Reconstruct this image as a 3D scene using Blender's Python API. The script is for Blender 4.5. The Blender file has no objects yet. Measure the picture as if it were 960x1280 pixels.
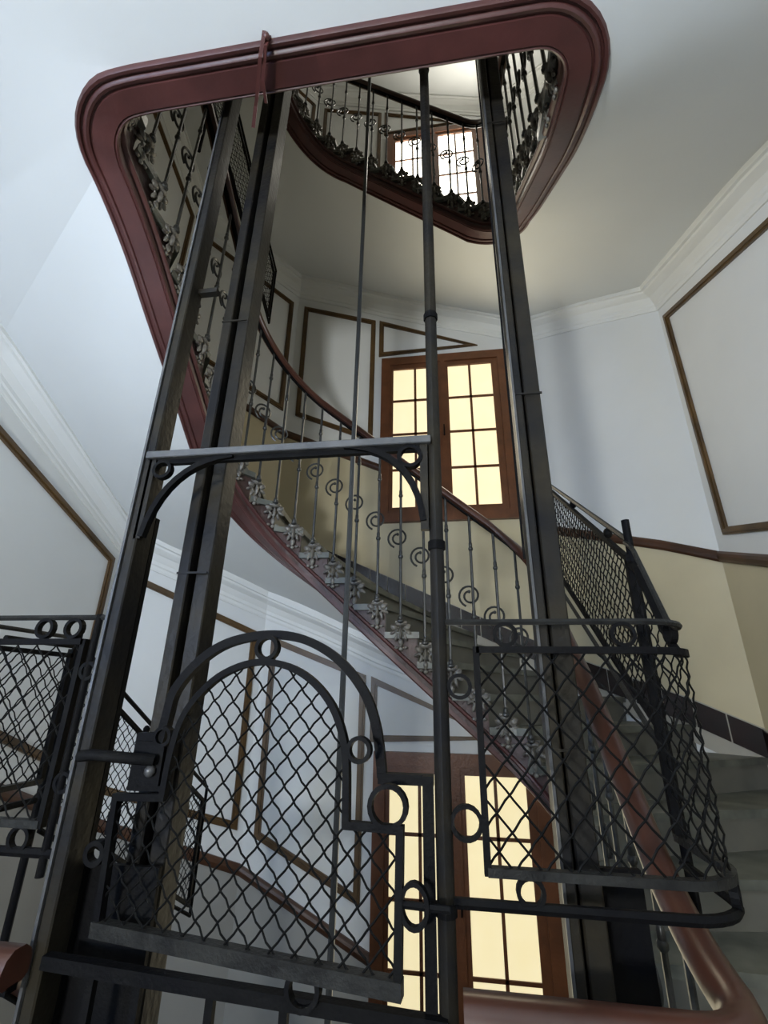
import bpy, math, random
import numpy as np
from mathutils import Vector, Matrix
random.seed(4)
PI = math.pi
C = bpy.context.scene.collection
SC = bpy.context.scene

# ------------------------------------------------------------------ camera
# The far wall of the stair hall runs along X, the well is in front of the viewer (+Y); the camera stands on the landing.
PITCH, ROLL, YAW = 0.3729, -0.0165, 0.1466
F_PX = 584.74
cam_d = bpy.data.cameras.new('camera')
cam = bpy.data.objects.new('camera', cam_d)
C.objects.link(cam)
SC.camera = cam
cam_d.sensor_fit = 'AUTO'
cam_d.sensor_width = 36.0
cam_d.lens = F_PX / 1280 * 36.0
cam_d.clip_start = 0.02
def cam_vec(Xr, Ur, Fw):
    X = Xr*math.cos(ROLL) + Ur*math.sin(ROLL); U = -Xr*math.sin(ROLL) + Ur*math.cos(ROLL)
    x = X; y = Fw*math.cos(PITCH) - U*math.sin(PITCH); z = Fw*math.sin(PITCH) + U*math.cos(PITCH)
    return Vector((x*math.cos(YAW) - y*math.sin(YAW), x*math.sin(YAW) + y*math.cos(YAW), z))
R_ = cam_vec(1, 0, 0); U_ = cam_vec(0, 1, 0); B_ = -cam_vec(0, 0, 1)
cam.matrix_world = Matrix(((R_.x, U_.x, B_.x, 0), (R_.y, U_.y, B_.y, 0), (R_.z, U_.z, B_.z, 0), (0, 0, 0, 1)))

# ------------------------------------------------------------------ world, lights, exposure
SC.view_settings.view_transform = 'Standard'
SC.view_settings.look = 'None'
SC.view_settings.gamma = 1
SC.view_settings.use_curve_mapping = False
SC.view_settings.exposure = 0.0
world = bpy.data.worlds.new('world'); SC.world = world
world.use_nodes = True
world.node_tree.nodes['Background'].inputs[0].default_value = (0.75, 0.85, 1.0, 1)
world.node_tree.nodes['Background'].inputs[1].default_value = 0.3

def area(name, loc, target, sx, sy, power, col):
    l = bpy.data.lights.new(name, 'AREA'); l.shape = 'RECTANGLE'; l.size = sx; l.size_y = sy
    l.energy = power; l.color = col
    o = bpy.data.objects.new(name, l); C.objects.link(o); o.location = loc
    d = Vector(target) - Vector(loc)
    o.rotation_euler = d.to_track_quat('-Z', 'Y').to_euler()
    return o
# added cool light behind the viewer on the left, with an added unseen window
area('added_left_light', (-2.0, -2.38, 0.45), (-1.9, 0.0, 2.6), 0.5, 0.8, 72, (0.24, 0.48, 1.0))
# added main light behind the viewer, aimed upwards, with an added unseen door
area('added_door_light', (-1.02, -2.38, 0.05), (-0.75, 0.3, 2.75), 0.34, 0.50, 172, (0.95, 0.98, 0.97))
# daylight of the windows of the upper flights
area('upper_window_light', (0.0, 3.66, 5.8), (-0.3, 1.5, 6.2), 0.95, 1.45, 42, (1.0, 0.95, 0.84))
area('flight_window_light', (0.0, 3.66, 2.25), (-0.3, 1.5, 2.3), 0.95, 1.45, 15, (1.0, 0.90, 0.68))
area('lower_window_light', (0.0, 3.66, -1.25), (-0.3, 1.5, -1.2), 0.95, 1.45, 5, (1.0, 0.90, 0.66))

# ------------------------------------------------------------------ materials
def new_mat(name):
    m = bpy.data.materials.new(name); m.use_nodes = True
    return m, m.node_tree, m.node_tree.nodes['Principled BSDF']
def mat(name, col, rough=0.6, metal=0.0, var=0.12, scale=6.0, bump=0.0, bscale=60.0, spec=0.5, coat=0.0, col2=None, detail=4.0):
    m, nt, b = new_mat(name)
    N = nt.nodes; L = nt.links
    tc = N.new('ShaderNodeTexCoord')
    no = N.new('ShaderNodeTexNoise'); no.inputs['Scale'].default_value = scale; no.inputs['Detail'].default_value = detail
    L.new(tc.outputs['Object'], no.inputs['Vector'])
    cr = N.new('ShaderNodeValToRGB')
    c2 = col2 if col2 else tuple(c*(1-var) for c in col)
    cr.color_ramp.elements[0].position = 0.32; cr.color_ramp.elements[1].position = 0.68
    cr.color_ramp.elements[0].color = (*c2, 1); cr.color_ramp.elements[1].color = (*col, 1)
    L.new(no.outputs['Fac'], cr.inputs['Fac']); L.new(cr.outputs['Color'], b.inputs['Base Color'])
    b.inputs['Roughness'].default_value = rough; b.inputs['Metallic'].default_value = metal
    b.inputs['Specular IOR Level'].default_value = spec
    b.inputs['Coat Weight'].default_value = coat
    if bump:
        n2 = N.new('ShaderNodeTexNoise'); n2.inputs['Scale'].default_value = bscale; n2.inputs['Detail'].default_value = 3
        L.new(tc.outputs['Object'], n2.inputs['Vector'])
        bp = N.new('ShaderNodeBump'); bp.inputs['Strength'].default_value = bump; bp.inputs['Distance'].default_value = 0.01
        L.new(n2.outputs['Fac'], bp.inputs['Height']); L.new(bp.outputs['Normal'], b.inputs['Normal'])
    return m
M_PLASTER = mat('white_plaster', (0.735, 0.75, 0.745), 0.6, var=0.07, scale=1.3, bump=0.08, bscale=14)
M_SOFFIT = mat('soffit_plaster', (0.70, 0.72, 0.715), 0.6, var=0.06, scale=1.0, bump=0.06, bscale=8)
M_CREAM = mat('cream_dado_paint', (0.58, 0.51, 0.34), 0.5, var=0.14, scale=2.0, bump=0.08, bscale=12)
M_GREYDADO = mat('grey_beige_dado', (0.36, 0.355, 0.33), 0.5, var=0.14, scale=2.0, bump=0.08, bscale=12)  # dado of the lowest levels, greyer and darker than the cream
M_CORNICE = mat('cornice_plaster', (0.76, 0.77, 0.75), 0.6, var=0.05, scale=3.0)
M_MOULD = mat('brown_wall_moulding', (0.12, 0.066, 0.022), 0.4, var=0.55, scale=5.0, bump=0.1)
M_CHAIR = mat('dark_chair_rail', (0.085, 0.036, 0.018), 0.4, var=0.5, scale=5.0)
M_RED = mat('oxblood_paint', (0.085, 0.027, 0.024), 0.45, var=0.4, scale=5.0, bump=0.10, bscale=40)
M_FACE = mat('dull_brown_string_paint', (0.085, 0.05, 0.045), 0.5, var=0.45, scale=9.0, bump=0.5, bscale=40)
M_IRON = mat('black_iron', (0.004, 0.004, 0.005), 0.55, 0.0, scale=14.0, bump=0.15, bscale=110, col2=(0.007, 0.007, 0.007), spec=0.06)
M_DUSTY = mat('dusty_iron', (0.012, 0.012, 0.012), 0.45, 0.0, var=0.0, scale=20.0, bump=0.2, bscale=120, col2=(0.028, 0.028, 0.026), spec=0.1)
M_WIRE = mat('black_wire', (0.005, 0.005, 0.005), 0.5, 0.0, scale=30, col2=(0.008, 0.008, 0.008), spec=0.08)
M_POST = mat('greasy_steel', (0.009, 0.009, 0.010), 0.42, 0.0, scale=7.0, bump=0.16, bscale=60, col2=(0.024, 0.020, 0.013), spec=0.16)
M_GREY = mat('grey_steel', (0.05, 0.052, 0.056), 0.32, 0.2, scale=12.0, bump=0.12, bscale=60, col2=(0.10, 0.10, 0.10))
M_BRACKET = mat('grey_cast_ornament', (0.22, 0.21, 0.18), 0.35, 0.1, scale=35.0, bump=0.4, bscale=90, col2=(0.07, 0.06, 0.055))
M_BALU = mat('iron_baluster', (0.05, 0.052, 0.05), 0.36, 0.2, scale=30, bump=0.1, col2=(0.025, 0.025, 0.025))
M_RAIL = mat('varnished_brown_wood', (0.072, 0.026, 0.016), 0.34, var=0.4, scale=6.0, coat=0.1)
M_WOOD = mat('brown_window_wood', (0.155, 0.055, 0.020), 0.38, var=0.35, scale=9.0, bump=0.15)
M_MARBLE = mat('grey_green_marble', (0.16, 0.165, 0.14), 0.4, var=0.3, scale=9.0, detail=8, col2=(0.07, 0.075, 0.065))
M_RISER = mat('grey_riser', (0.14, 0.137, 0.117), 0.5, var=0.2, scale=8.0)
M_TILE = mat('black_brown_tile', (0.020, 0.009, 0.008), 0.22, var=0.5, scale=12.0, col2=(0.012, 0.010, 0.010))
M_GROUT = mat('pale_grout', (0.4, 0.38, 0.33), 0.8)
M_FLOOR = mat('landing_marble', (0.30, 0.30, 0.27), 0.35, var=0.3, scale=3.0, detail=8)
M_CABLE = mat('steel_cable', (0.06, 0.065, 0.07), 0.4, 0.5, scale=90)
def glow(name, col, strength, var=0.10):
    m, nt, b = new_mat(name); N = nt.nodes; L = nt.links
    tc = N.new('ShaderNodeTexCoord'); no = N.new('ShaderNodeTexNoise'); no.inputs['Scale'].default_value = 5
    L.new(tc.outputs['Object'], no.inputs['Vector'])
    cr = N.new('ShaderNodeValToRGB'); cr.color_ramp.elements[0].position = .3; cr.color_ramp.elements[1].position = .7
    cr.color_ramp.elements[0].color = (col[0]*(1-var*.6), col[1]*(1-var), col[2]*(1-var*2), 1); cr.color_ramp.elements[1].color = (*col, 1)
    L.new(no.outputs['Fac'], cr.inputs['Fac'])
    L.new(cr.outputs['Color'], b.inputs['Emission Color']); b.inputs['Emission Strength'].default_value = strength
    b.inputs['Base Color'].default_value = (0.5, 0.45, 0.3, 1); b.inputs['Roughness'].default_value = 0.3
    return m
M_GLASS = {-1: glow('frosted_glass_lower', (0.86, 0.75, 0.46), 0.95, .06), 0: glow('frosted_glass_yellow', (0.99, 0.83, 0.52), 1.0, .04), 1: glow('frosted_glass_bright', (1.0, 0.97, 0.86), 6.0), 2: glow('frosted_glass_top', (1.0, 0.97, 0.86), 3.0)}
M_ADDED_GLASS = glow('added_glow_glass', (0.72, 0.85, 1.0), 2.0)  # glowing panes of the window and door added behind the viewer

# ------------------------------------------------------------------ mesh helpers
class MB:
    def __init__(s): s.v = []; s.f = []; s.mi = []
    def add(s, vs, fs, mi=0):
        n = len(s.v); s.v += [tuple(v) for v in vs]; s.f += [tuple(i+n for i in f) for f in fs]; s.mi += [mi]*len(fs)
        return s
    def box(s, x0, x1, y0, y1, z0, z1, mi=0):
        vs = [(x, y, z) for z in (z0, z1) for y in (y0, y1) for x in (x0, x1)]
        return s.add(vs, [(0,2,3,1), (4,5,7,6), (0,1,5,4), (2,6,7,3), (0,4,6,2), (1,3,7,5)], mi)
    def obox(s, c, ax, ay, az):            # centre and three half-axis vectors
        c = Vector(c); ax = Vector(ax); ay = Vector(ay); az = Vector(az)
        vs = [c + i*ax + j*ay + k*az for k in (-1, 1) for j in (-1, 1) for i in (-1, 1)]
        return s.add(vs, [(0,2,3,1), (4,5,7,6), (0,1,5,4), (2,6,7,3), (0,4,6,2), (1,3,7,5)])
    def bar(s, a, b, w, d, side=None):     # straight bar of w (across) by d (depth, along side x dir)
        a = Vector(a); b = Vector(b); t = (b-a); t.normalize()
        n = Vector(side) if side else (Vector((0, 1, 0)) if abs(t.y) < .9 else Vector((1, 0, 0)))
        n = (n - t*n.dot(t)).normalized(); u = t.cross(n)
        return s.obox((a+b)/2, (b-a)/2, u*w/2, n*d/2)
    def prism(s, poly, z0, z1):            # poly: xy list
        n = len(poly)
        vs = [(x, y, z0) for x, y in poly] + [(x, y, z1) for x, y in poly]
        return s.add(vs, [tuple(range(n))[::-1], tuple(range(n, 2*n))] + [(i, (i+1) % n, n+(i+1) % n, n+i) for i in range(n)])
    def tube(s, pts, r, n=6, closed=False, rr=None, flat=None, phase=0.0):
        P = [Vector(p) for p in pts]; m = len(P)
        rings = []; prev = None
        for i in range(m):
            if closed: t = P[(i+1) % m] - P[i-1]
            else: t = P[min(i+1, m-1)] - P[max(i-1, 0)]
            t.normalize()
            if prev is None:
                h = Vector((0, 1, 0)) if abs(t.y) < .8 else Vector((1, 0, 0))
                prev = (h - t*h.dot(t)).normalized()
            else: prev = (prev - t*prev.dot(t)).normalized()
            b = t.cross(prev); ri = rr[i] if rr else r
            rings.append([P[i] + (prev*math.cos(2*PI*k/n+phase)*(flat or 1) + b*math.sin(2*PI*k/n+phase))*ri for k in range(n)])
        vs = [v for R in rings for v in R]; fs = []
        for i in range(m if closed else m-1):
            a = i*n; b2 = ((i+1) % m)*n
            for k in range(n): fs.append((a+k, a+(k+1) % n, b2+(k+1) % n, b2+k))
        if not closed: fs += [tuple(range(n))[::-1], tuple(range((m-1)*n, m*n))]
        return s.add(vs, fs)
    def flatbar(s, pts, w, d, nrm, closed=False):   # ribbon of width w in the curve's plane, d along nrm
        P = [Vector(p) for p in pts]; m = len(P); nv = Vector(nrm).normalized(); rings = []
        for i in range(m):
            if closed: t0 = (P[i]-P[i-1]).normalized(); t1 = (P[(i+1) % m]-P[i]).normalized()
            else:
                t0 = (P[i]-P[i-1]).normalized() if i > 0 else (P[1]-P[0]).normalized()
                t1 = (P[i+1]-P[i]).normalized() if i < m-1 else t0
            s0 = nv.cross(t0); s1 = nv.cross(t1); sd = (s0+s1)
            if sd.length < 1e-6: sd = s0
            sd.normalize(); k = 1/max(.5, sd.dot(s0))
            rings.append([P[i]+sd*w/2*k+nv*d/2, P[i]-sd*w/2*k+nv*d/2, P[i]-sd*w/2*k-nv*d/2, P[i]+sd*w/2*k-nv*d/2])
        vs = [v for R in rings for v in R]; fs = []
        for i in range(m if closed else m-1):
            a = i*4; b = ((i+1) % m)*4
            for k in range(4): fs.append((a+k, b+k, b+(k+1) % 4, a+(k+1) % 4))
        if not closed: fs += [(0, 1, 2, 3), tuple(range(4*m-4, 4*m))[::-1]]
        return s.add(vs, fs)
    def profile(s, frames, prof, closed=False):  # frames: (point, side vec); prof: (side, up) closed loop
        n = len(prof); vs = []
        for p, sd in frames:
            for a, b in prof: vs.append((p[0]+sd[0]*a, p[1]+sd[1]*a, p[2]+b))
        fs = []; m = len(frames)
        for i in range(m if closed else m-1):
            a = i*n; b = ((i+1) % m)*n
            for k in range(n): fs.append((a+k, a+(k+1) % n, b+(k+1) % n, b+k))
        if not closed: fs += [tuple(range(n))[::-1], tuple(range((m-1)*n, m*n))]
        return s.add(vs, fs)
    def blob(s, c, rx, ry, rz, n=8, m=5, rot=None):
        vs = []; c = Vector(c)
        for i in range(m+1):
            th = PI*i/m
            for k in range(n):
                p = Vector((rx*math.sin(th)*math.cos(2*PI*k/n), ry*math.sin(th)*math.sin(2*PI*k/n), rz*math.cos(th)))
                if rot: p = rot @ p
                vs.append(c+p)
        fs = [(i*n+k, (i+1)*n+k, (i+1)*n+(k+1) % n, i*n+(k+1) % n) for i in range(m) for k in range(n)]
        return s.add(vs, fs)

def to_mesh(name, mb, mats, smooth=False, org=(0, 0, 0)):
    me = bpy.data.meshes.new(name)
    ox, oy, oz = org
    me.from_pydata([(x-ox, y-oy, z-oz) for x, y, z in mb.v], [], mb.f)
    if not isinstance(mats, (list, tuple)): mats = [mats]
    for m in mats: me.materials.append(m)
    me.polygons.foreach_set('material_index', mb.mi)
    me.validate(clean_customdata=False)
    me.update()
    if smooth:
        me.polygons.foreach_set('use_smooth', [True]*len(me.polygons))
        try: me.set_sharp_from_angle(angle=math.radians(45))
        except Exception: pass
    return me
ORG = {}
def tag(o, label=None, cat=None, group=None, kind=None):
    if label: o['label'] = label
    if cat: o['category'] = cat
    if group: o['group'] = group
    if kind: o['kind'] = kind
    return o
def thing(name, loc, label, cat, group=None):
    o = bpy.data.objects.new(name, None); o.empty_display_size = .1; C.objects.link(o); o.location = loc
    ORG[o.name] = tuple(loc); return tag(o, label, cat, group)
def part(name, mb, m, parent=None, smooth=False, label=None):
    org = ORG[parent.name] if parent else (0, 0, 0)
    o = bpy.data.objects.new(name, to_mesh(name, mb, m, smooth, org)); C.objects.link(o)
    if parent: o.parent = parent
    ORG[o.name] = org
    if label: o['label'] = label
    return o
def inst(name, me, loc, rz, parent, rot=None):
    o = bpy.data.objects.new(name, me); C.objects.link(o)
    po = ORG[parent.name]; o.location = (loc[0]-po[0], loc[1]-po[1], loc[2]-po[2]); o.rotation_euler = (0, 0, rz)
    o.parent = parent; return o
def sub(name, me, parent):       # sub-part that shares its parent's origin
    o = bpy.data.objects.new(name, me); C.objects.link(o); o.parent = parent; return o
def struct(name, mb, m, smooth=False, parent=None):
    o = part(name, mb, m, parent, smooth)
    if not parent: o['kind'] = 'structure'
    return o
def circ(c, r, n=16, y=None, ax='xz'):
    c = Vector(c)
    if ax == 'xz': return [c + Vector((r*math.cos(2*PI*k/n), 0, r*math.sin(2*PI*k/n))) for k in range(n)]
    return [c + Vector((0, r*math.cos(2*PI*k/n), r*math.sin(2*PI*k/n))) for k in range(n)]

# ------------------------------------------------------------------ plan of the stair
H = 3.5
X0, X1, Y0, Y1 = -1.2, 0.455, 0.915, 2.475          # inner (well) face of the string
RAD = {'nl': .13, 'fl': .44, 'fr': .24, 'nr': .12}   # corner radii of the inner face
def inner_path():
    P = []; xm = (X0+X1)/2
    def line(a, b, nrm, n):
        for i in range(n): t = i/n; P.append((a[0]+(b[0]-a[0])*t, a[1]+(b[1]-a[1])*t, *nrm))
    def arc(cx, cy, r, a0, a1, n):
        for i in range(n):
            a = a0+(a1-a0)*i/n; P.append((cx+r*math.cos(a), cy+r*math.sin(a), math.cos(a), math.sin(a)))
    r = RAD
    line((xm, Y0), (X0+r['nl'], Y0), (0, -1), 12)
    arc(X0+r['nl'], Y0+r['nl'], r['nl'], -PI/2, -PI, 8)
    line((X0, Y0+r['nl']), (X0, Y1-r['fl']), (-1, 0), 20)
    arc(X0+r['fl'], Y1-r['fl'], r['fl'], PI, PI/2, 16)
    line((X0+r['fl'], Y1), (X1-r['fr'], Y1), (0, 1), 20)
    arc(X1-r['fr'], Y1-r['fr'], r['fr'], PI/2, 0, 12)
    line((X1, Y1-r['fr']), (X1, Y0+r['nr']), (1, 0), 22)
    arc(X1-r['nr'], Y0+r['nr'], r['nr'], 0, -PI/2, 8)
    line((X1-r['nr'], Y0), (xm, Y0), (0, -1), 12)
    P.append((xm, Y0, 0, -1))
    return np.array(P)
IP = inner_path()
_seg = np.hypot(np.diff(IP[:, 0]), np.diff(IP[:, 1]))
IU = np.concatenate([[0], np.cumsum(_seg)]); LU = IU[-1]
def ip(u, d=0.0):                       # point on the inner path, d outwards (towards the walls)
    x = np.interp(u, IU, IP[:, 0]); y = np.interp(u, IU, IP[:, 1]); nx = np.interp(u, IU, IP[:, 2]); ny = np.interp(u, IU, IP[:, 3])
    l = math.hypot(nx, ny); return (x+d*nx/l, y+d*ny/l, nx/l, ny/l)
def iu(x, y):                           # arc position of the nearest path point
    us = np.linspace(0, LU, 4000); xs = np.interp(us, IU, IP[:, 0]); ys = np.interp(us, IU, IP[:, 1])
    return float(us[np.argmin((xs-x)**2+(ys-y)**2)])
_zk = [((-1.2, 1.06), 2.2), ((-1.2, 1.25), 2.02), ((-1.2, 1.6), 1.76), ((-1.2, 2.03), 1.43), ((-1.07, 2.35), 1.12), ((-.76, 2.475), .81), ((-.595, 2.475), .665),
       ((-.104, 2.475), .235), ((.215, 2.475), -.04), ((.385, 2.405), -.20), ((.455, 2.235), -.40), ((.455, 1.95), -.65), ((.455, 1.54), -.97), ((.455, 1.15), -1.3)]
ZU = [0.0] + [iu(*p) for p, z in _zk] + [LU]; ZZ = [2.2] + [z for p, z in _zk] + [-1.3]
def zI(u): return float(np.interp(u, ZU, ZZ))
def zIs(u, w=.10): return sum(zI(min(max(u+w*k/3, 0), LU)) for k in range(-3, 4))/7     # smoothed
WV = [(-2.4, -2.5), (-2.4, 3.06), (-1.54, 3.78), (.8, 3.78), (1.66, 3.06), (1.66, -2.5)]
WS = [0]
for a, b in zip(WV, WV[1:]+WV[:1]): WS.append(WS[-1]+math.dist(a, b))
WL = WS[-1]
def wp(a, d=0.0):                       # wall point, d inwards, mitred by interpolating
    a = a % WL
    for i in range(6):
        if a <= WS[i+1]+1e-9: break
    p, q = WV[i], WV[(i+1) % 6]; t = (a-WS[i])/(WS[i+1]-WS[i])
    dx, dy = (q[0]-p[0]), (q[1]-p[1]); l = math.hypot(dx, dy)
    return (p[0]+dx*t + d*dy/l, p[1]+dy*t - d*dx/l)
def wa(x, y):
    best = None
    for i in range(6):
        p, q = WV[i], WV[(i+1) % 6]; l = math.dist(p, q); t = max(0, min(1, ((x-p[0])*(q[0]-p[0])+(y-p[1])*(q[1]-p[1]))/l/l))
        d = math.dist((x, y), (p[0]+(q[0]-p[0])*t, p[1]+(q[1]-p[1])*t))
        if best is None or d < best[0]: best = (d, WS[i]+t*l)
    return best[1]
_tk = [((-2.4, 1.72), 2.2), ((-2.4, 3.06), 1.66), ((-1.54, 3.78), 1.23), ((-.617, 3.78), .81), ((.334, 3.78), .376), ((.8, 3.78), .165), ((1.425, 3.257), -.15), ((1.66, 3.06), -.29), ((1.66, 1.856), -.70), ((1.66, .45), -1.3)]
TA = [0] + [wa(*p) for p, z in _tk] + [WS[5]]; TZ = [2.2] + [z for p, z in _tk] + [-1.3]
def zT(a): return float(np.interp(a, TA, TZ))
_sk = [((-2.4, 1.25), 1.955), ((-2.4, 1.8), 1.72), ((-2.4, 3.06), 1.10), ((-1.54, 3.78), .78), ((-1.03, 3.78), .59), ((-.59, 3.78), .375), ((.065, 3.78), .15), ((.38, 3.78), .055), ((.8, 3.78), -.1), ((1.285, 3.374), -.31), ((1.66, 3.06), -.51), ((1.66, 1.856), -.94), ((1.66, .75), -1.50), ((1.66, .3), -1.545)]
SA = [0] + [wa(*p) for p, z in _sk] + [WS[5]]; SZ = [1.955] + [z for p, z in _sk] + [-1.545]
def zS0(a): return float(np.interp(a, SA, SZ))
def zS(a):
    return sum(zS0(min(max(a+.30*k/5, 0), WS[5])) for k in range(-5, 6))/11
def EZ(u):                              # lower edge of the string
    k = [(-.30+.05*q) for q in range(13)]; return sum((zI(u+t) if 0 <= u+t <= LU else (2.2 if u+t < 0 else -1.3)) for t in k)/13 - .245
NR = 24
DZ = H/NR
us_ = np.linspace(ZU[1], ZU[-2], 3000); zs_ = np.array([zI(u) for u in us_])
as_ = np.linspace(TA[1], TA[-2], 3000); ta_ = np.array([zT(a) for a in as_])
UN = [float(np.interp(-(2.2-DZ*n), -zs_, us_)) for n in range(NR+1)]
AN = [float(np.interp(-(2.2-DZ*n), -ta_, as_)) for n in range(NR+1)]

LEV = {-1: 'lower', 0: 'middle', 1: 'upper', 2: 'topmost'}
STAIR_LABEL = {-1: 'lower stair flight descending below the lift gate', 0: 'middle marble stair flight with leaf brackets rising behind the lift shaft',
               1: 'upper stair flight under the bright white window, framed by the red string', 2: 'topmost stair flight seen only as a beige underside above the highest handrail'}

# ------------------------------------------------------------------ walls
A_ALL = sorted(set([round(v, 4) for v in TA+SA+list(WS[1:6])]))
WALLN = ['wall_left', 'wall_far_left', 'wall_far', 'wall_far_right', 'wall_right', 'wall_back']
ZB, ZTOP = -4.85, 12.4
for i, nm in enumerate(WALLN):
    mb = MB(); a0, a1 = WS[i], WS[i+1]
    if i == 5: samp = [a0, a1]
    else: samp = [a0] + [a for a in A_ALL if a0+.01 < a < a1-.01] + [a1]
    rows = []
    for j in range(-3, 5):
        rows.append((H*j + 1.12, H*j + H - .1, j))      # white band bottom (chair), top
    def T_(a): return -1.3 if i == 5 else zT(a)
    for p, q in zip(samp, samp[1:]):
        xp, yp = wp(p+1e-6); xq, yq = wp(q-1e-6)
        tp, tq = (T_(p), T_(q))
        for w0, w1, jj in rows:
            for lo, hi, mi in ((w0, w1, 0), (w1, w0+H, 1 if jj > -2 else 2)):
                z = [min(max(v, ZB), ZTOP) for v in (tp+lo, tq+lo, tq+hi, tp+hi)]
                if z[2]-z[1] < 1e-4 and z[3]-z[0] < 1e-4: continue
                mb.add([(xp, yp, z[0]), (xq, yq, z[1]), (xq, yq, z[2]), (xp, yp, z[3])], [(0, 1, 2, 3)], mi)
    struct(nm, mb, [M_PLASTER, M_CREAM, M_GREYDADO])
fl = MB(); fl.box(-2.5, 1.76, -2.6, 3.88, ZB-.1, ZB); struct('floor', fl, M_FLOOR)
ce = MB(); ce.box(-2.5, 1.76, -2.6, 3.88, ZTOP, ZTOP+.1); struct('ceiling', ce, M_PLASTER)

# ------------------------------------------------------------------ landings, soffits, cornices
LAND_A = [AN[24], WS[5], WL, WL+AN[0]]
PAIRS = []                                          # (u, a) from landing edge down one loop
for n in range(0, NR+1): PAIRS.append((UN[n], AN[n]))
def land_cols():
    """(u, a) columns that cross the landing between the foot of one loop and the head of the next"""
    a0, a1 = AN[24], WL+AN[0]; u0, u1 = UN[24], LU+UN[0]
    av = [a0+(a1-a0)*k/26 for k in range(27)] + [WS[5], WL, wa(1.66, .2), WL+wa(-2.4, 1.25)]
    av = sorted(set([round(v, 4) for v in av])); out = []
    for k, a in enumerate(av):
        if out and a-out[-1][1] < .02: continue
        out.append((u0+(u1-u0)*(a-a0)/(a1-a0), a))
    out[-1] = (u1, a1)
    return out
def soffit_mesh(j):
    """underside of one loop, and of the landing at its foot, as one smooth plaster surface"""
    mb = MB(); rows = []; K = 7; cols = []
    for n in range(NR+1):
        cols.append((UN[n], AN[n]))
        if n < NR: cols.append(((UN[n]+UN[n+1])/2, (AN[n]+AN[n+1])/2))
    for k in (1, 2, 3, 4): cols.append((float(np.interp(WS[k], AN, UN)), WS[k]))
    cols = sorted(cols) + land_cols()[1:]
    for u, a in cols:
        up = u > LU; aw = a > WL
        x, y, _, _ = ip(u-LU if up else u, .133); wx, wy = wp(a if not aw else a-WL)
        z0 = (EZ(u-LU)-H if up else EZ(u))+H*j; z1 = (zS(a-WL)-H if aw else (zS(a) if a < WS[5] else -1.545))+H*j
        rows.append([(x+(wx-x)*k/K, y+(wy-y)*k/K, z0+(z1-z0)*(k/K)) for k in range(K+1)])
    m = len(rows)
    mb.add([v for r in rows for v in r], [(i*(K+1)+k, i*(K+1)+k+1, (i+1)*(K+1)+k+1, (i+1)*(K+1)+k) for i in range(m-1) for k in range(K)])
    return mb
for j in range(-1, 3):
    struct('ceiling', soffit_mesh(j), M_SOFFIT, smooth=True)
    zf = -1.3+H*j
    cl = [(UN[23], AN[23])] + land_cols()
    P2, W2 = [], []
    for u, a in cl:
        P2.append(ip(u-LU if u > LU else u, -.03)[:2]); W2.append(wp(a-WL if a > WL else a))
    n2 = len(P2); vs = [(x, y, z) for z in (zf, zf-.05) for L_ in (P2, W2) for x, y in L_]
    fs = []
    for i in range(n2-1):
        fs += [(i, i+1, n2+i+1, n2+i), (2*n2+i, 3*n2+i, 3*n2+i+1, 2*n2+i+1), (i, 2*n2+i, 2*n2+i+1, i+1)]
    fs += [(0, n2, 3*n2, 2*n2), (n2-1, 3*n2-1, 4*n2-1, 2*n2-1)]
    struct('floor', MB().add(vs, fs), M_FLOOR)

# cornice: a stepped moulding where each underside meets the walls
CPROF = [(0, -.20), (.010, -.20), (.014, -.185), (.014, -.165), (.022, -.155), (.024, -.13), (.050, -.085), (.095, -.055), (.100, -.040), (.118, -.036), (.120, 0.03), (0, .05)]
def mitre_frames(avals, zfun):
    fr = []
    for a in avals:
        k = None
        for q in (1, 2, 3, 4):
            if abs(a-WS[q]) < 1e-3: k = q
        if k is None:
            p = wp(a); p2 = wp(a, 1.0); sd = (p2[0]-p[0], p2[1]-p[1])
        else:
            p = wp(a); s0 = Vector(wp(a-.01, 1.0)) - Vector(wp(a-.01)); s1 = Vector(wp(a+.01, 1.0)) - Vector(wp(a+.01))
            sd = s0+s1; sd.normalize(); sd = sd/ max(.3, sd.dot(s0)); sd = (sd.x, sd.y)
        fr.append(((p[0], p[1], zfun(a)), sd))
    return fr
av_full = sorted(set([round(v, 3) for v in SA+list(WS[1:5])+[TA[1], TA[-2]]]))
for n_, j in enumerate(range(-1, 3)):
    av = [a for a in av_full if 0.0 <= a <= WS[5]]
    mb = MB().profile(mitre_frames(av, lambda a: zS(a)+H*j), CPROF)
    struct('trim_%d' % (n_+1), mb, M_CORNICE)
# chair rails
RPROF = [(0, -.035), (.016, -.035), (.026, -.02), (.03, 0), (.026, .02), (.016, .035), (0, .035)]
WX = .60
ncr = 4
for j in range(-1, 3):
    avs = sorted(set([round(v, 3) for v in TA+list(WS[1:5])]))
    aL, aR = wa(-WX, 3.78), wa(WX, 3.78)
    for rng in ((0, aL), (aR, WS[5])):
        av = [rng[0]] + [a for a in avs if rng[0]+.02 < a < rng[1]-.02] + [rng[1]]
        ncr += 1
        struct('trim_%d' % ncr, MB().profile(mitre_frames(av, lambda a: zT(a)+1.12+H*j), RPROF), M_CHAIR)
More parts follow.
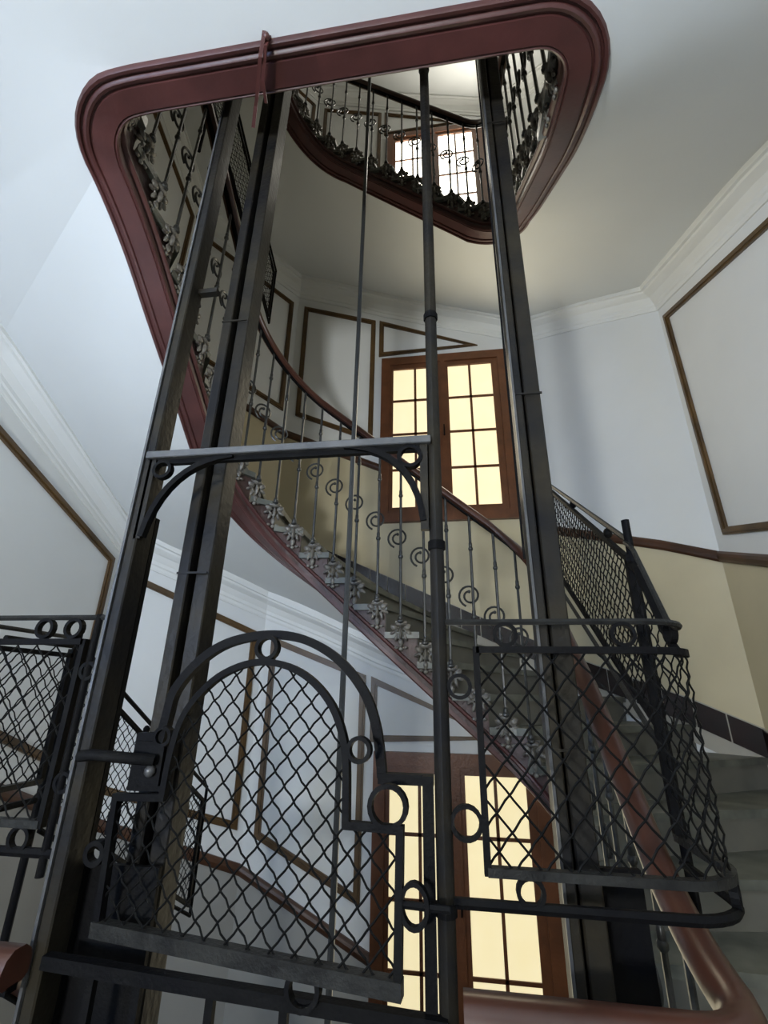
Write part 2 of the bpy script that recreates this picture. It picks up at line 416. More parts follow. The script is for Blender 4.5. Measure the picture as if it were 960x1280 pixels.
# panel mouldings: polygon given as (a, z) on one wall
PPROF = .046
def panel(pts, j):
    global ncr
    ncr += 1
    k = len(pts); P = []
    for a, z in pts:
        x, y = wp(a, .008); P.append(Vector((x, y, z+H*j)))
    nrm = (Vector((*wp(pts[0][0]*.5+pts[1][0]*.5, 1), 0)) - Vector((*wp(pts[0][0]*.5+pts[1][0]*.5), 0)))
    mb = MB().flatbar(P, PPROF, .018, nrm, closed=True)
    mb.flatbar([p+nrm*.012 for p in P], PPROF*.45, .012, nrm, closed=True)
    struct('trim_%d' % ncr, mb, M_MOULD)
A = lambda x, y=3.78: wa(x, y)
cL = WS[2]                                            # corner far-left / far
for j in range(-1, 3):
    panel([(A(-1.445), 3.90), (A(-.70), 3.625), (A(-.70), 2.23), (A(-1.43), 2.56)], j)
    panel([(A(-.612), 3.60), (A(.30), 3.225), (A(-.612), 3.20)], j)
    panel([(cL-1.0, 4.27), (cL-.085, 3.95), (cL-.075, 2.62), (cL-1.0, 2.92)], j)
    panel([(wa(-2.4, 1.2), 5.08), (wa(-2.4, 2.93), 4.37), (wa(-2.4, 2.93), 3.06), (wa(-2.4, 1.55), 3.62), (wa(-2.4, 1.2), 3.62)], j)
    panel([(wa(-2.4, 1.05), 5.08), (wa(-2.4, -.6), 5.08), (wa(-2.4, -.6), 3.62), (wa(-2.4, 1.05), 3.62)], j)
    panel([(wa(1.66, 2.965), 2.645), (wa(1.66, .9), 1.86), (wa(1.66, .9), .40), (wa(1.66, 2.93), .955)], j)
# tile skirting
nb = 0
for j in range(-1, 2):
    for i in range(5):
        a0, a1 = WS[i], WS[i+1]
        if i == 0: a0 = wa(-2.4, .9)
        if i == 4: a1 = wa(1.66, -.6)
        nb += 1
        segs = [a0] + [a for a in TA if a0+.02 < a < a1-.02] + [a1]
        mb = MB()
        for p, q in zip(segs, segs[1:]):
            f0 = wp(p+1e-5); g0 = wp(p+1e-5, .012); f1 = wp(q-1e-5); g1 = wp(q-1e-5, .012)
            zp, zq = zT(p)+H*j, zT(q)+H*j
            vs = [(*f0, zp-.10), (*g0, zp-.10), (*g0, zp+.152), (*f0, zp+.152), (*f1, zq-.10), (*g1, zq-.10), (*g1, zq+.152), (*f1, zq+.152)]
            mb.add(vs, [(0, 1, 2, 3), (1, 5, 6, 2), (2, 6, 7, 3), (0, 4, 5, 1), (4, 7, 6, 5)])
        base = struct('baseboard_%d' % nb, mb, M_GROUT)
        n = max(1, round((a1-a0)/.15))
        for k in range(n):
            p, q = a0+(a1-a0)*k/n+.004, a0+(a1-a0)*(k+1)/n-.004
            g0 = wp(p, .010); h0 = wp(p, .021); g1 = wp(q, .010); h1 = wp(q, .021); zp, zq = zT(p)+H*j, zT(q)+H*j
            vs = [(*g0, zp-.0), (*h0, zp-.0), (*h0, zp+.146), (*g0, zp+.146), (*g1, zq-.0), (*h1, zq-.0), (*h1, zq+.146), (*g1, zq+.146)]
            part('tile', MB().add(vs, [(0, 1, 2, 3), (1, 5, 6, 2), (2, 6, 7, 3), (0, 4, 5, 1), (4, 7, 6, 5)]), M_TILE, base)

# ------------------------------------------------------------------ windows of the far wall
for n_, j in enumerate((-1, 0, 1, 2)):
    z1 = 3.12+H*j; z0 = 1.385+H*j; yw = 3.78
    win = tag(thing('window_%d' % (n_+1), (0, yw, z0), None, None), kind='structure')
    fr = MB()
    for b in ((-.6, -.515, z0, z1), (.515, .6, z0, z1), (-.515, .515, z1-.085, z1), (-.515, .515, z0, z0+.085)): fr.box(b[0], b[1], yw-.045, yw+.03, b[2], b[3])
    part('frame', fr, M_WOOD, win)
    gt, gb = 2.985+H*j, 1.52+H*j
    for sx in (-1, 1):
        xa, xb = (-.483, -.06) if sx < 0 else (.045, .455)
        s = MB(); lo, hi = (-.515, -.008) if sx < 0 else (-.008, .515)
        for b in ((lo, xa, gb-.05, gt+.05), (xb, hi, gb-.05, gt+.05), (xa, xb, gt, gt+.05), (xa, xb, gb-.05, gb)): s.box(b[0], b[1], yw-.03, yw+.01, b[2], b[3])
        sash = part('sash', s, M_WOOD, win)
        xm = (xa+xb)/2
        bars = [(xm-.011, xm+.011, gb, gt)] + [(xa, xb, gb+(gt-gb)*r/4-.011, gb+(gt-gb)*r/4+.011) for r in (1, 2, 3)]
        for b in bars: part('muntin', MB().box(b[0], b[1], yw-.024, yw+.004, b[2], b[3]), M_WOOD, win)
        for c in range(2):
            for r in range(4):
                px0 = xa if c == 0 else xm+.011; px1 = xm-.011 if c == 0 else xb
                pz0 = gb+(gt-gb)*r/4; pz1 = gb+(gt-gb)*(r+1)/4
                part('pane', MB().box(px0, px1, yw-.014, yw-.008, pz0+.004, pz1-.004), M_GLASS[j], win)
    mb = MB().box(-.03, .012, yw-.045, yw-.03, gb-.05, gt+.05)
    part('cover_strip', mb, M_WOOD, win)
    part('window_handle', MB().box(-.014, -.004, yw-.075, yw-.045, (gb+gt)/2-.05, (gb+gt)/2+.05), M_IRON, win)
# window added out of view behind the viewer, to carry the cool light
wb = tag(thing('window_5', (-2.0, -2.5, .0), None, None), kind='structure')
f = MB()
for b in ((-2.25, -2.17, 0, 1.15), (-1.53, -1.45, 0, 1.15), (-2.17, -1.53, 1.07, 1.15), (-2.17, -1.53, 0, .08), (-1.865, -1.835, .08, 1.07)): f.box(b[0]-.15, b[1]-.15, -2.5, -2.44, b[2], b[3])
part('frame', f, M_WOOD, wb)
db = tag(thing('added_door_1', (-1.02, -2.5, -1.3), None, None), kind='structure')  # glazed door added out of view, to carry the main light
f = MB()
for b in ((-1.15, -1.05, -1.3, 1.15), (-.39, -.29, -1.3, 1.15), (-1.05, -.39, 1.05, 1.15), (-1.05, -.39, .38, .45), (-1.05, -.90, .45, 1.05), (-.54, -.39, .45, 1.05), (-1.05, -.39, -1.3, .38)): f.box(b[0]-.3, b[1]-.3, -2.5, -2.45, b[2]-(.7 if b[2] > 0 else 0), b[3]-(.7 if b[3] > 0 else 0))
part('leaf', f, M_WOOD, db); part('pane', MB().box(-1.20, -.84, -2.49, -2.48, -.25, .35), M_ADDED_GLASS, db)
part('pane', MB().box(-2.32, -2.015, -2.49, -2.485, .08, 1.07), M_ADDED_GLASS, wb); part('pane', MB().box(-1.985, -1.68, -2.49, -2.485, .08, 1.07), M_ADDED_GLASS, wb)

# ------------------------------------------------------------------ stairs
def bracket_mesh():
    # cast acanthus bracket: origin at its top, outward direction +X, tangent along Y, hangs down
    m = MB(); r = lambda a: Matrix.Rotation(a, 3, 'X')
    m.box(-.002, .006, -.030, .030, -.012, .0)
    m.blob((.020, 0, -.018), .018, .034, .014, 10, 5)
    for s in (-1, 1):
        m.blob((.018, s*.034, -.034), .012, .022, .016, 8, 5, r(s*.5))
        m.blob((.014, s*.040, -.060), .010, .022, .010, 8, 5, r(s*-.5))
        m.blob((.013, s*.022, -.082), .010, .010, .024, 8, 5, r(s*.35))
        m.blob((.010, s*.024, -.135), .008, .012, .008, 8, 5)
        m.tube([(.016, s*(.012+.016*math.sin(t*.9)), -.040-.010*t) for t in range(0, 8)], .005, 5)
    m.blob((.024, 0, -.062), .014, .010, .034, 8, 5)
    m.blob((.014, 0, -.110), .010, .014, .022, 8, 5)
    m.blob((.010, 0, -.142), .009, .012, .010, 8, 5)
    return to_mesh('bracket', m, M_BRACKET, True)
BR_ME = bracket_mesh()
BL = .91
def spiral(cx, cz, r0, turns, dirn=1, a0=0):
    pts = []
    n = 22
    for i in range(n+1):
        t = i/n; a = a0+dirn*2*PI*turns*t; r = r0*(1-.68*t**1.2)
        pts.append((0, cx+r*math.cos(a), cz+r*math.sin(a)))
    return pts
def baluster_mesh():
    m = MB()
    m.tube([(0, 0, 0), (0, 0, BL)], .0075, 6)
    for z, r, h in ((.36, .014, .016), (.38, .010, .03), (.72, .013, .015), (.74, .010, .028), (.03, .014, .02), (.015, .018, .012)):
        m.blob((0, 0, z), r, r, h, 8, 5)
    return to_mesh('baluster', m, M_BALU, True)
def scroll_mesh():
    # a C-scroll that starts on the rod and curls round itself to one side
    m = MB()
    R = .058
    cx, cz = .012, .47
    pts = []
    for i in range(27):
        t = i/26; a = -PI*.62 - 2*PI*1.42*t; r = R*(1-.62*t**1.15)
        pts.append((-.010, -(cx+.004)+r*math.cos(a), cz+r*math.sin(a)))
    m.tube(pts, .0058, 5)
    m.blob(pts[-1], .009, .009, .009, 8, 5)
    return to_mesh('scroll', m, M_BALU, True)
BAL_ME = baluster_mesh(); SCR_ME = scroll_mesh()
def HRZ(u):                            # handrail centre line: a little lower over the landing
    fl = float(np.interp(u, [0, UN[0]-.05, UN[0]+.35, UN[23]-.35, UN[23]+.05, LU], [1, 1, 0, 0, 1, 1]))
    return zIs(u, .16) + .905 - .055*fl
DOOR_L, DOOR_R = -.775, -.005
HP = [(-.030, -.020), (-.020, -.028), (.020, -.028), (.030, -.020), (.032, .0), (.026, .016), (.012, .026), (-.012, .026), (-.026, .016), (-.032, .0)]

def frames_u(us, d, zf):
    out = []
    for u in us:
        x, y, nx, ny = ip(u, d); out.append(((x, y, zf(u)), (nx, ny)))
    return out
for j in range(-1, 3):
    zo = H*j
    st = thing('staircase', (-.37, 3.0, zo), STAIR_LABEL[j], 'staircase')
    # string board face
    us = [LU*k/300 for k in range(301)]
    mb = MB()
    def stepz(u):
        if u <= UN[0]: return 2.2-.02
        if u >= UN[23]: return -1.3-.02
        n = 1
        while UN[n] < u: n += 1
        return 2.2-DZ*n-.02
    for n in range(0, NR+1):
        ua = 0 if n == 0 else UN[n-1]; ub = UN[n] if n < 24 else LU
        if n == 24: ua = UN[23]
        zt = 2.2-DZ*n-.025+zo
        kk = max(2, int((ub-ua)/.06)); vs = []
        for k in range(kk+1):
            u = ua+(ub-ua)*k/kk
            a = ip(u, 0); b = ip(u, .03); ze = EZ(u)+zo
            vs += [(a[0], a[1], ze), (a[0], a[1], zt), (b[0], b[1], zt), (b[0], b[1], ze)]
        mb.add(vs, [(4*k+c, 4*k+4+c, 4*k+4+(c+1) % 4, 4*k+(c+1) % 4) for k in range(kk) for c in range(4)] + [(0, 1, 2, 3), (4*kk+3, 4*kk+2, 4*kk+1, 4*kk)])
    part('string_board', mb, M_FACE, st)
    # moulded oxblood band under the string
    BP = [(-.006, .02), (-.006, -.004), (.0, -.010), (.006, -.006), (.009, -.012), (.078, -.012), (.081, -.004), (.087, -.004), (.090, -.013), (.099, -.017), (.107, -.013), (.110, -.006), (.116, -.006), (.119, -.016), (.128, -.018), (.135, -.010), (.135, .02)]
    mb = MB().profile(frames_u(us, 0, lambda u: EZ(u)+zo), BP)
    part('string_moulding', mb, M_RED, st, smooth=True)
    BP2 = [(.004, -.01), (-.012, -.008), (-.018, .0), (-.016, .012), (-.006, .018), (.004, .016)]
    mb = MB().profile(frames_u(us, 0, lambda u: EZ(u)+zo+.055), BP2)
    part('bead', mb, M_RED, st, smooth=True)
    # landing string end cap band is continuous with the loop; treads, risers
    for n in range(1, NR):
        zt = 2.2-DZ*n+zo
        ua, ub = UN[n-1], UN[n]; aa, ab = AN[n-1], AN[n]
        if abs(ub-ua) < 1e-4: continue
        inn = [ip(ua+(ub-ua)*k/4+(.0 if k < 4 else .012), -.022)[:2] for k in range(5)]
        wal = [wp(aa)] + [wp(WS[q]) for q in (1, 2, 3, 4) if aa+.01 < WS[q] < ab-.01] + [wp(min(ab+.02, WS[5]))]
        poly = inn + wal[::-1]
        part('tread', MB().prism(poly, zt-.032, zt), M_MARBLE, st)
    for n in range(0, NR):
        zt = 2.2-DZ*n+zo-.032
        p = ip(UN[n]+.003, .012)[:2]; q = wp(AN[n])
        p2 = ip(UN[n]-.015, .012)[:2]; q2 = wp(AN[n]-.03)
        part('riser', MB().prism([p, q, q2, p2], zt-DZ+.032, zt), M_RISER, st)
    # balustrade
    if j < 2:
        ra = thing('stair_railing', (-.37, 2.5, zo), {-1: 'lowest stair railing with brown handrail, glimpsed below the arched lift gate', 0: 'iron scroll stair railing with curving brown handrail before the yellow window',
                   1: 'upper scroll stair railing seen past the bright white window'}[j], 'railing')
        uL, uR = iu(DOOR_L, Y0), iu(DOOR_R, Y0)
        if uL > LU/2: uL = 0
        if uR < LU/2: uR = LU
        uh = [uL+(uR-uL)*k/140 for k in range(141)]
        part('handrail', MB().profile(frames_u(uh, -.035, lambda u: HRZ(u)+zo), HP), M_RAIL, ra, smooth=True)
        part('rail_core', MB().profile(frames_u(uh, -.035, lambda u: HRZ(u)-.032+zo), [(-.012, -.005), (.012, -.005), (.012, .006), (-.012, .006)]), M_IRON, ra)
        u = uL+.05
        while u < uR-.03:
            x, y, nx, ny = ip(u, -.035); z = zIs(u, .06)-.035; want = HRZ(u)-.03
            b = inst('baluster', BAL_ME, (x, y, z+zo), math.atan2(-ny, -nx), ra)
            b.scale.z = (want-z)/BL
            sub('scroll', SCR_ME, b)
            x, y, nx, ny = ip(u, -.004)
            inst('bracket', BR_ME, (x, y, z+.02+zo), math.atan2(-ny, -nx), st)
            u += .125

# ------------------------------------------------------------------ lift shaft: guide rails
def post_boxes(bs, z0, z1, j=True):
    m = MB()
    for x0, x1, y0, y1 in bs: m.box(x0, x1, y0, y1, z0, z1)
    return m
def bevelled(o, w=.003):
    md = o.modifiers.new('bevel', 'BEVEL'); md.width = w; md.segments = 1; md.limit_method = 'ANGLE'
g = thing('guide_rail', (-.65, 1.13, -4.8), 'twin-flanged steel lift guide rail left of the arched gate, running up the shaft', 'lift rail', 'steel guide rails of the lift')
for nm, b, m_ in (('flange', (-.692, -.662, 1.085, 1.16), M_POST), ('web', (-.664, -.648, 1.125, 1.135), M_IRON), ('flange', (-.650, -.612, 1.10, 1.17), M_POST)):
    bevelled(part(nm, MB().box(b[0], b[1], b[2], b[3], -4.8, 9.2), m_, g))
for z in (-2.9, -1.2, .28, 1.1, 2.6, 4.3, 6.0):
    part('fish_plate', MB().box(-.693, -.611, 1.083, 1.087, z, z+.005), M_POST, g)
g = thing('guide_rail', (.215, 1.13, -4.8), 'steel lift guide rail standing right of the yellow window, behind the curved mesh', 'lift rail', 'steel guide rails of the lift')
for nm, b, m_ in (('flange', (.186, .206, 1.085, 1.16), M_POST), ('web', (.204, .218, 1.125, 1.135), M_IRON), ('flange', (.214, .256, 1.10, 1.17), M_POST)):
    bevelled(part(nm, MB().box(b[0], b[1], b[2], b[3], -4.8, 9.2), m_, g))
part('lit_edge_strip', MB().box(.181, .187, 1.082, 1.088, -4.8, 9.2), M_GREY, g, label='thin pale strip painted as the flange edge lit by the window')  # window light on the flange edge, put in as a paler strip
for z in (-2.9, -1.4, -.1, .75, 1.9, 3.4, 5.0): part('fish_plate', MB().box(.185, .257, 1.083, 1.087, z, z+.005), M_POST, g)
part('cover_plate', MB().box(.262, .345, 1.16, 1.175, -1.9, -.31), M_IRON, g)
# lift cables
cb = thing('lift_cable', (-.385, 1.7, -4.8), 'straight steel rope hanging down the shaft left of the yellow window', 'cable')
part('rope', MB().tube([(-.385, 1.7, -4.8), (-.388, 1.7, 9.5)], .0105, 6), M_CABLE, cb, smooth=True)
cb = thing('lift_cable', (.160, 1.0, -4.8), 'thin dark rope close beside the right guide rail', 'cable')
part('rope', MB().tube([(.172, 1.09, .3), (.171, 1.09, 9.5)], .0032, 5), M_IRON, cb, smooth=True)

# ------------------------------------------------------------------ lift doorway frame (posts, header, corner scrolls, fixed arch)
df = thing('lift_door_frame', (-.4, 1.0, -1.3), 'black iron lift doorway frame with tall posts, ringed corner brackets and header bar', 'door frame')
o = part('post', MB().box(-.777, -.752, .985, 1.045, -1.5, 2.4), M_POST, df); bevelled(o)
part('post_glare', MB().box(-.783, -.777, .98, 1.0, -.9, 2.25), M_GREY, df, label='pale strip painted as glare on the left post')  # glare along the post put into the strip's paler colour
o = part('post', MB().box(-.800, -.752, 1.045, 1.06, -1.6, .42), M_IRON, df)
part('post', MB().tube([(-.0285, 1.0, -1.5), (-.0285, 1.0, 9.2)], .0155, 8), M_POST, df, smooth=True, label='slim round post')
for z in (-.35, .3, .95, 2.1): part('collar', MB().tube([(-.0285, 1.0, z), (-.0285, 1.0, z+.02)], .019, 8), M_IRON, df, smooth=True)
part('jamb', MB().box(-.066, -.046, .99, 1.005, -1.6, -.14), M_IRON, df)
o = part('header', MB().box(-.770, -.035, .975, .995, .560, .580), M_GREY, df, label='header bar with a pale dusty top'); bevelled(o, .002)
part('header_flange', MB().box(-.760, -.045, .99, 1.004, .548, .572), M_IRON, df)
def arcp(p0, c, p1, n=10):
    p0, c, p1 = map(Vector, (p0, c, p1)); return [(p0*(1-t)**2+c*2*t*(1-t)+p1*t*t) for t in [k/n for k in range(n+1)]]
part('corner_brace', MB().flatbar(arcp((-.743, .99, .35), (-.715, .99, .545), (-.535, .99, .560)), .014, .018, (0, 1, 0)), M_IRON, df)
part('corner_brace', MB().flatbar(arcp((-.056, .99, .365), (-.075, .99, .555), (-.255, .99, .568)), .014, .018, (0, 1, 0)), M_IRON, df)
part('ring', MB().flatbar(circ((-.722, .99, .530), .022, 20), .008, .016, (0, 1, 0), True), M_IRON, df)
part('ring', MB().flatbar(circ((-.086, .99, .530), .026, 20), .009, .018, (0, 1, 0), True), M_IRON, df)
part('gusset', MB().box(-.762, -.744, .985, 1.0, .345, .565), M_POST, df)
part('gusset', MB().box(-.062, -.044, .985, 1.0, .345, .565), M_POST, df)
def smooth2(P, closed=False, n=5):
    """Catmull-Rom through the 2D points, keeping sharp turns"""
    out = []; m = len(P)
    def turn(i):
        a, b, c = P[(i-1) % m], P[i % m], P[(i+1) % m]
        v = (b[0]-a[0], b[1]-a[1]); w = (c[0]-b[0], c[1]-b[1])
        return (v[0]*w[0]+v[1]*w[1])/(math.hypot(*v)*math.hypot(*w)) if closed or 0 < i < m-1 else 0
    for i in range(m if closed else m-1):
        p1, p2 = P[i], P[(i+1) % m]
        s1, s2 = turn(i) < .6, turn((i+1) % m) < .6
        p0 = P[i-1] if not s1 else (2*p1[0]-p2[0], 2*p1[1]-p2[1])
        p3 = P[(i+2) % m] if not s2 else (2*p2[0]-p1[0], 2*p2[1]-p1[1])
        k_ = 1 if (s1 and s2) else n
        for q in range(k_):
            t = q/k_
            out.append(tuple(.5*(2*b+(c-a)*t+(2*a-5*b+4*c-d)*t*t+(-a+3*b-3*c+d)*t**3) for a, b, c, d in zip(p0, p1, p2, p3)))
    if not closed: out.append(P[-1])
    return out
oa = [(-.617, -.10), (-.612, -.05), (-.602, .005), (-.556, .064), (-.497, .102), (-.418, .119), (-.346, .116), (-.283, .094), (-.228, .056), (-.182, .0), (-.159, -.058), (-.149, -.114), (-.145, -.148)]
part('arch', MB().flatbar([(x, 1.02, z) for x, z in smooth2(oa)], .018, .022, (0, 1, 0)), M_IRON, df)
part('arch_foot', MB().box(-.152, -.046, 1.005, 1.03, -.158, -.140), M_IRON, df)
part('cross_tie', MB().box(-.752, -.690, 1.02, 1.04, 1.163, 1.180), M_POST, df)
part('cross_tie', MB().tube([(-.765, .975, -.126), (-.735, .972, -.122), (-.66, 1.0, -.130), (-.628, 1.02, -.134)], .011, 8), M_IRON, df, smooth=True)
m = MB().box(-.69, -.605, 1.04, 1.07, -.195, -.085).box(-.68, -.615, 1.03, 1.04, -.183, -.10)
part('lock_box', m, M_IRON, df)
part('knob', MB().blob((-.635, 1.025, -.155), .012, .012, .012), M_GREY, df, smooth=True)
part('post_plate', MB().box(-.80, -.60, 1.06, 1.072, -1.9, -.33), M_IRON, df)
part('bottom_rail', MB().bar((-.75, .985, -.455), (-.03, .985, -.485), .020, .02), M_IRON, df)
for x in (-.655, -.565, -.43, -.30): part('bar', MB().box(x-.007, x+.007, .985, .999, -1.25, -.465), M_IRON, df)
part('threshold', MB().box(-.77, -.03, .93, 1.05, -1.33, -1.30), M_GREY, df)

# ------------------------------------------------------------------ woven wire panels
def clip_lines(poly, slope, step, off=0.0):
    """segments of the lines z = slope*s + c inside poly"""
    cs = [z-slope*s for s, z in poly]; c = math.floor(min(cs)/step)*step+off; out = []
    while c < max(cs):
        hits = []
        for (s0, z0), (s1, z1) in zip(poly, poly[1:]+poly[:1]):
            f0 = z0-slope*s0-c; f1 = z1-slope*s1-c
            if (f0 < 0) != (f1 < 0):
                t = f0/(f0-f1); hits.append((s0+(s1-s0)*t, z0+(z1-z0)*t))
        hits.sort()
        for k in range(0, len(hits)-1, 2):
            if math.dist(hits[k], hits[k+1]) > .012: out.append((hits[k], hits[k+1]))
        c += step
    return out
def wires(parent, poly, F, w, h, r=.0021, detail=1.0, N=None):
    """F(s, z) -> (point, normal). w, h: diamond width and height"""
    sl = h/w
    for sgn in (1, -1):
        for (a, b) in clip_lines(poly, sgn*sl, h, .013 if sgn > 0 else .004):
            L = math.dist(a, b); half = math.hypot(w, h)/2
            n = max(2, int(L/half*2*detail)); pts = []
            for k in range(n+1):
                t = k/n; s = a[0]+(b[0]-a[0])*t; z = a[1]+(b[1]-a[1])*t
                p, nn = F(s, z); wv = (1 if (k % 2 == 0) else -1)*.0019*sgn
                # small in-plane kink as well, as crimped wire has
                p = Vector(p); pts.append(p + Vector(nn)*wv + Vector((0, 0, 1))*(.0007*(1 if k % 2 else -1)))
            part('wire', MB().tube(pts, r, 4), M_WIRE, parent)

# arched gate: hung on the left, standing very slightly ajar
GN = Vector((.11, 1, 0)).normalized()
gate = thing('lift_gate', (-.39, .99, -.44), 'arched black wire mesh lift gate with rings along its rim', 'gate')
def GF(s, z): return ((s, .985-.11*(s+.39), z), (GN.x, GN.y, 0))
gi = [(-.585, -.197), (-.582, -.127), (-.570, -.061), (-.542, -.012), (-.495, .031), (-.435, .056), (-.380, .060), (-.325, .047), (-.278, .020), (-.238, -.022), (-.214, -.073), (-.205, -.122), (-.201, -.217), (-.103, -.217), (-.106, -.428), (-.680, -.412), (-.693, -.202)]
gi = smooth2(gi, True, 4)
part('frame', MB().flatbar([GF(s, z)[0] for s, z in gi], .013, .016, GN, True), M_IRON, gate)
part('bottom_bar', MB().obox(GF(-.393, -.423)[0], Vector((.294, -.032, -.008)), Vector((0, 0, .012)), GN*.012), M_DUSTY, gate)
wires(gate, gi, GF, .043, .049, .0020, 1.0)
for (x, z), r, w in (((-.390, .089), .022, .008), ((-.181, -.096), .020, .007), ((-.125, -.184), .032, .008), ((-.607, -.088), .017, .007), ((-.264, -.450), .026, .008)):
    part('ring', MB().flatbar(circ(GF(x, z)[0], r, 20), w, .016, GN, True), M_IRON, gate)
part('latch_ring', MB().flatbar([GF(-.079+.022*math.cos(t*2*PI/20), -.322+.030*math.sin(t*2*PI/20))[0] for t in range(20)], .007, .014, GN, True), M_IRON, gate)
part('latch_bolt', MB().tube([GF(-.105, -.322)[0], GF(-.02, -.322)[0]], .006, 6), M_IRON, gate, smooth=True)
part('hinge', MB().tube([(-.70, 1.03, -.23), (-.70, 1.03, -.27)], .012, 8), M_IRON, gate, smooth=True)
part('hinge', MB().flatbar(circ((-.715, 1.02, -.300), .018, 16), .009, .02, (0, 1, 0), True), M_IRON, gate)

# mesh guards on both sides of the doorway, at two landings
def path_fn(pts):
    """pts: polyline in plan with rounded corner; returns f(s)->(x,y,nx,ny), total"""
    S = [0]
    for a, b in zip(pts, pts[1:]): S.append(S[-1]+math.dist(a, b))
    def f(s):
        s = min(max(s, 0), S[-1])
        for i in range(len(pts)-1):
            if s <= S[i+1]+1e-9: break
        t = (s-S[i])/(S[i+1]-S[i]); dx, dy = pts[i+1][0]-pts[i][0], pts[i+1][1]-pts[i][1]; l = math.hypot(dx, dy)
        return (pts[i][0]+dx*t, pts[i][1]+dy*t, dy/l, -dx/l)
    return f, S[-1]
def rounded(x0, xc, yf, yend, r, side):
    P = [(x0, yf)]
    n = 8; cx = xc-side*r
    P += [(cx+side*r*math.sin(PI/2*k/n), yf+r-r*math.cos(PI/2*k/n)) for k in range(n+1)]
    P.append((xc, yend)); return P
def guard(j, side):
    zf = H*j
    near = j == 0
    lab = {(0, 1): 'curved wire mesh guard around the shaft, right of the arched gate', (0, -1): 'wire mesh guard at the picture edge, left of the arched gate',
           (1, 1): 'upper wire mesh guard above the red beam, right of the lift doorway', (1, -1): 'upper wire mesh guard high beside the left guide rail', }[(j, side)]
    x0, xc, yend = ((.045, .475, 1.30) if side > 0 else (-.835, -1.225, 1.42))
    f, S = path_fn(rounded(x0, xc, 1.0, yend, .11, side))
    gd = thing('mesh_guard', ((x0+xc)/2, 1.0, zf-.3), lab, 'guard', 'wire mesh guards of the lift shaft')
    sc = math.dist((x0, 0), (xc-side*.11, 0))+.17           # arc end
    def rise(s):                                            # on the stair side the top climbs
        return float(np.interp(s-sc, [0, .03, .15, .3], [0, .02, .225, .33])) if side > 0 else 0.0
    def zt(s): return .088+rise(s) if side > 0 else .103
    zb = -.282 if side > 0 else -.253
    ss = [S*k/30 for k in range(31)]
    def P(s, z, o=0):
        x, y, nx, ny = f(s); return Vector((x+nx*o, y+ny*o, z+zf))
    def strip(zfun, w, d):
        mb = MB(); vs = []
        for s in ss:
            for (o, dz) in ((-d/2, -w/2), (d/2, -w/2), (d/2, w/2), (-d/2, w/2)): vs.append(P(s, zfun(s)+dz, o))
        m_ = len(ss)
        mb.add(vs, [(4*i+c, 4*i+4+c, 4*i+4+(c+1) % 4, 4*i+(c+1) % 4) for i in range(m_-1) for c in range(4)] + [(0, 1, 2, 3), tuple(range(4*m_-4, 4*m_))[::-1]])
        return mb
    part('frame', strip(zt, .013, .016), M_IRON, gd); part('frame', strip(lambda s: zb, .014, .020), M_DUSTY, gd)
    part('stile', MB().bar(P(0, zb-.006), P(0, zt(0)+.006), .012, .016), M_IRON, gd)
    part('stile', MB().bar(P(S, zb), P(S, zt(S)+.02), .016, .016, (1, 0, 0)), M_IRON, gd)
    a0 = -.07*side if side > 0 else .05
    top = [P(s, zt(s)+.055) for s in ss]; top = [Vector((x0-side*.075, 1.0, zf+zt(0)+.055))]+top
    part('top_rail', MB().tube(top, .0065, 6), M_DUSTY, gd, smooth=True)
    bot = [P(s, zb-.048) for s in ss]; bot = [Vector((x0-side*.07, 1.0, zf+zb-.048))]+bot
    part('bottom_rail', MB().tube(bot, .009, 6), M_IRON, gd, smooth=True)
    def ring(s, z, r, w=.007):
        x, y, nx, ny = f(s); t = Vector((-ny, nx, 0)); c = P(s, z)
        part('ring', MB().flatbar([c+t*r*math.cos(2*PI*k/18)+Vector((0, 0, r*math.sin(2*PI*k/18))) for k in range(18)], w, .014, (nx, ny, 0), True), M_IRON, gd)
    if side > 0:
        for s in (.06, .285, sc+.03): ring(s, zt(s)+.030, .021)
        for s in (.07, .44): ring(s, zb-.026, .021)
        for x, z, r in ((.009, .018, .021), (.012, -.212, .026)):
            part('ring', MB().flatbar(circ((x, 1.0, z+zf), r, 18), .007, .014, (0, 1, 0), True), M_IRON, gd)
    else:
        for s in (.035, .11, .30): ring(s, zt(s)+.030, .020)
        for s in (.04, .3): ring(s, zb-.026, .021)
        for x, z, r in ((-.808, .04, .017), (-.806, -.178, .017)):
            part('ring', MB().flatbar(circ((x, 1.0, z+zf), r, 18), .007, .014, (0, 1, 0), True), M_IRON, gd)
        part('bar', MB().tube([(-.812, 1.0, zf+.165), (-.812, 1.0, zf-.34)], .008, 8), M_IRON, gd, smooth=True)
    F = lambda s, z: (P(s, z), (f(s)[2], f(s)[3], 0))
    poly = [(0, zb), (S, zb)] + [(s, zt(s)) for s in ss[::-1]]
    if j == 0 or side < 0: wires(gd, poly, F, .050, .058, .0021)
    # sloping side panel that follows the flight
    xs = .485 if side > 0 else -1.255
    if side > 0: y0, y1, za, sl = 1.33, 2.12, .362, .70
    else: y0, y1, za, sl = 1.50, 2.52, .075, -.56
    hh = .42
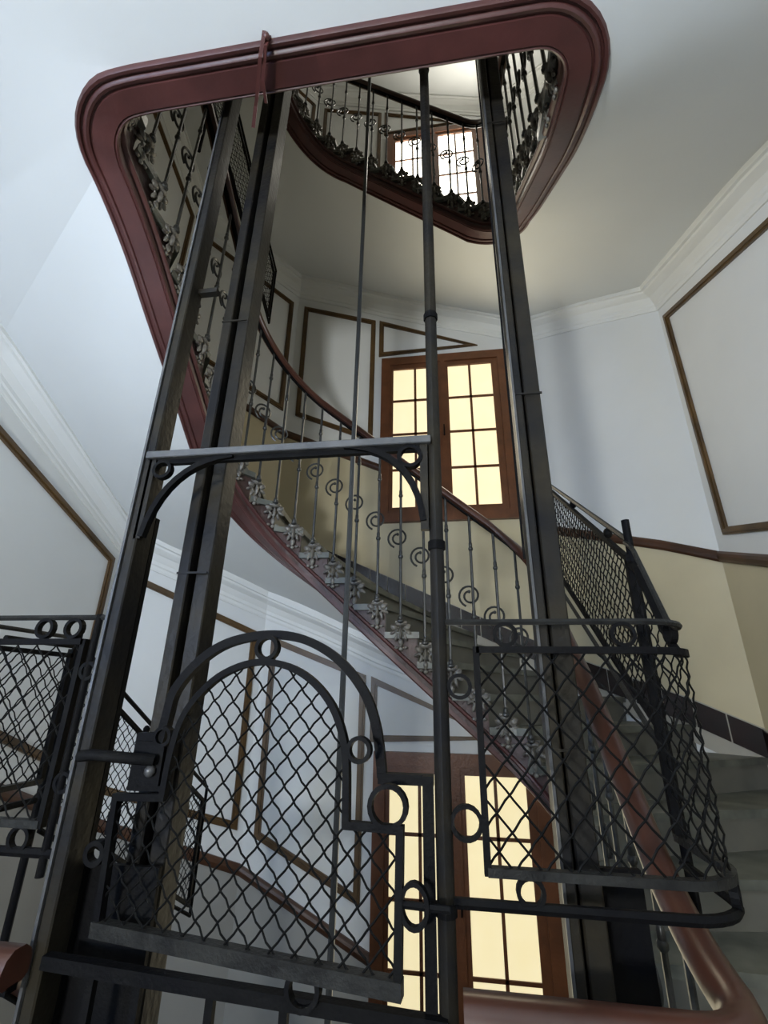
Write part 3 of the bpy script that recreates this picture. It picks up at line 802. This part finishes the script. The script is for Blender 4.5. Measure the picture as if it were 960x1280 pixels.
    sp = thing('sloping_mesh_panel', (xs, y0, zf), {(0, 1): 'sloping wire mesh panel following the stair behind the right guide rail', (0, -1): 'sloping wire mesh panel seen through the arched gate, at left below',
               (1, 1): 'sloping wire mesh panel above the red beam on the dark side of the well', (1, -1): 'sloping wire mesh panel high up beside the beige ceiling'}[(j, side)], 'guard', 'sloping mesh panels along the stair')
    Q = lambda y, z: Vector((xs, y, z+zf))
    zt2 = lambda y: za+(y-y0)*sl
    fr = [Q(y0, zt2(y0)-.0), Q(y1, zt2(y1)), Q(y1, zt2(y1)-hh), Q(y0, zt2(y0)-hh)]
    part('frame', MB().flatbar(fr, .014, .014, (1, 0, 0), True), M_IRON, sp)
    part('top_rail', MB().tube([Q(y0-.02 if side > 0 else y0-.3, zt2(y0)+.06-(.02*sl if side > 0 else 0)), Q(y0, zt2(y0)+.06), Q(y1+.03, zt2(y1)+.05), Q(y1+.03, zt2(y1)-hh-.05), Q(y0, zt2(y0)-hh-.05)], .008, 6), M_DUSTY if side > 0 else M_IRON, sp)
    part('post', MB().tube([Q(y0-.03, zt2(y0)+.10), Q(y0-.03, zt2(y0)-hh-.45)], .011, 8), M_IRON, sp, smooth=True)
    for y in (y0+.12, y0+.45): part('ball', MB().blob(Q(y, zt2(y)+.03), .014, .014, .017), M_IRON, sp, smooth=True)
    wires(sp, [(y0, zt2(y0)-hh), (y1, zt2(y1)-hh), (y1, zt2(y1)), (y0, zt2(y0))], lambda y, z: (Q(y, z), (1, 0, 0)), .042, .040, .0022, .5)
guard(0, 1); guard(0, -1); guard(1, -1)

# painted strap hooked over the edge of the landing above
hk = thing('metal_strap', (-.55, .86, 1.95), 'bent reddish metal strap hooked over the red beam', 'strap')
part('strap', MB().flatbar([(-.523, .762, 1.99), (-.522, .765, 1.925), (-.545, .80, 1.908), (-.60, .905, 1.912), (-.615, .93, 1.915), (-.645, .985, 1.90)], .010, .012, (1, .3, 0)), M_RED, hk)
part('strap', MB().flatbar([(-.510, .775, 1.955), (-.520, .780, 1.915), (-.560, .86, 1.908), (-.575, .925, 1.912)], .008, .010, (1, .3, 0)), M_RED, hk)
part('bolt', MB().blob((-.515, .765, 1.935), .012, .012, .012), M_RED, hk, smooth=True)
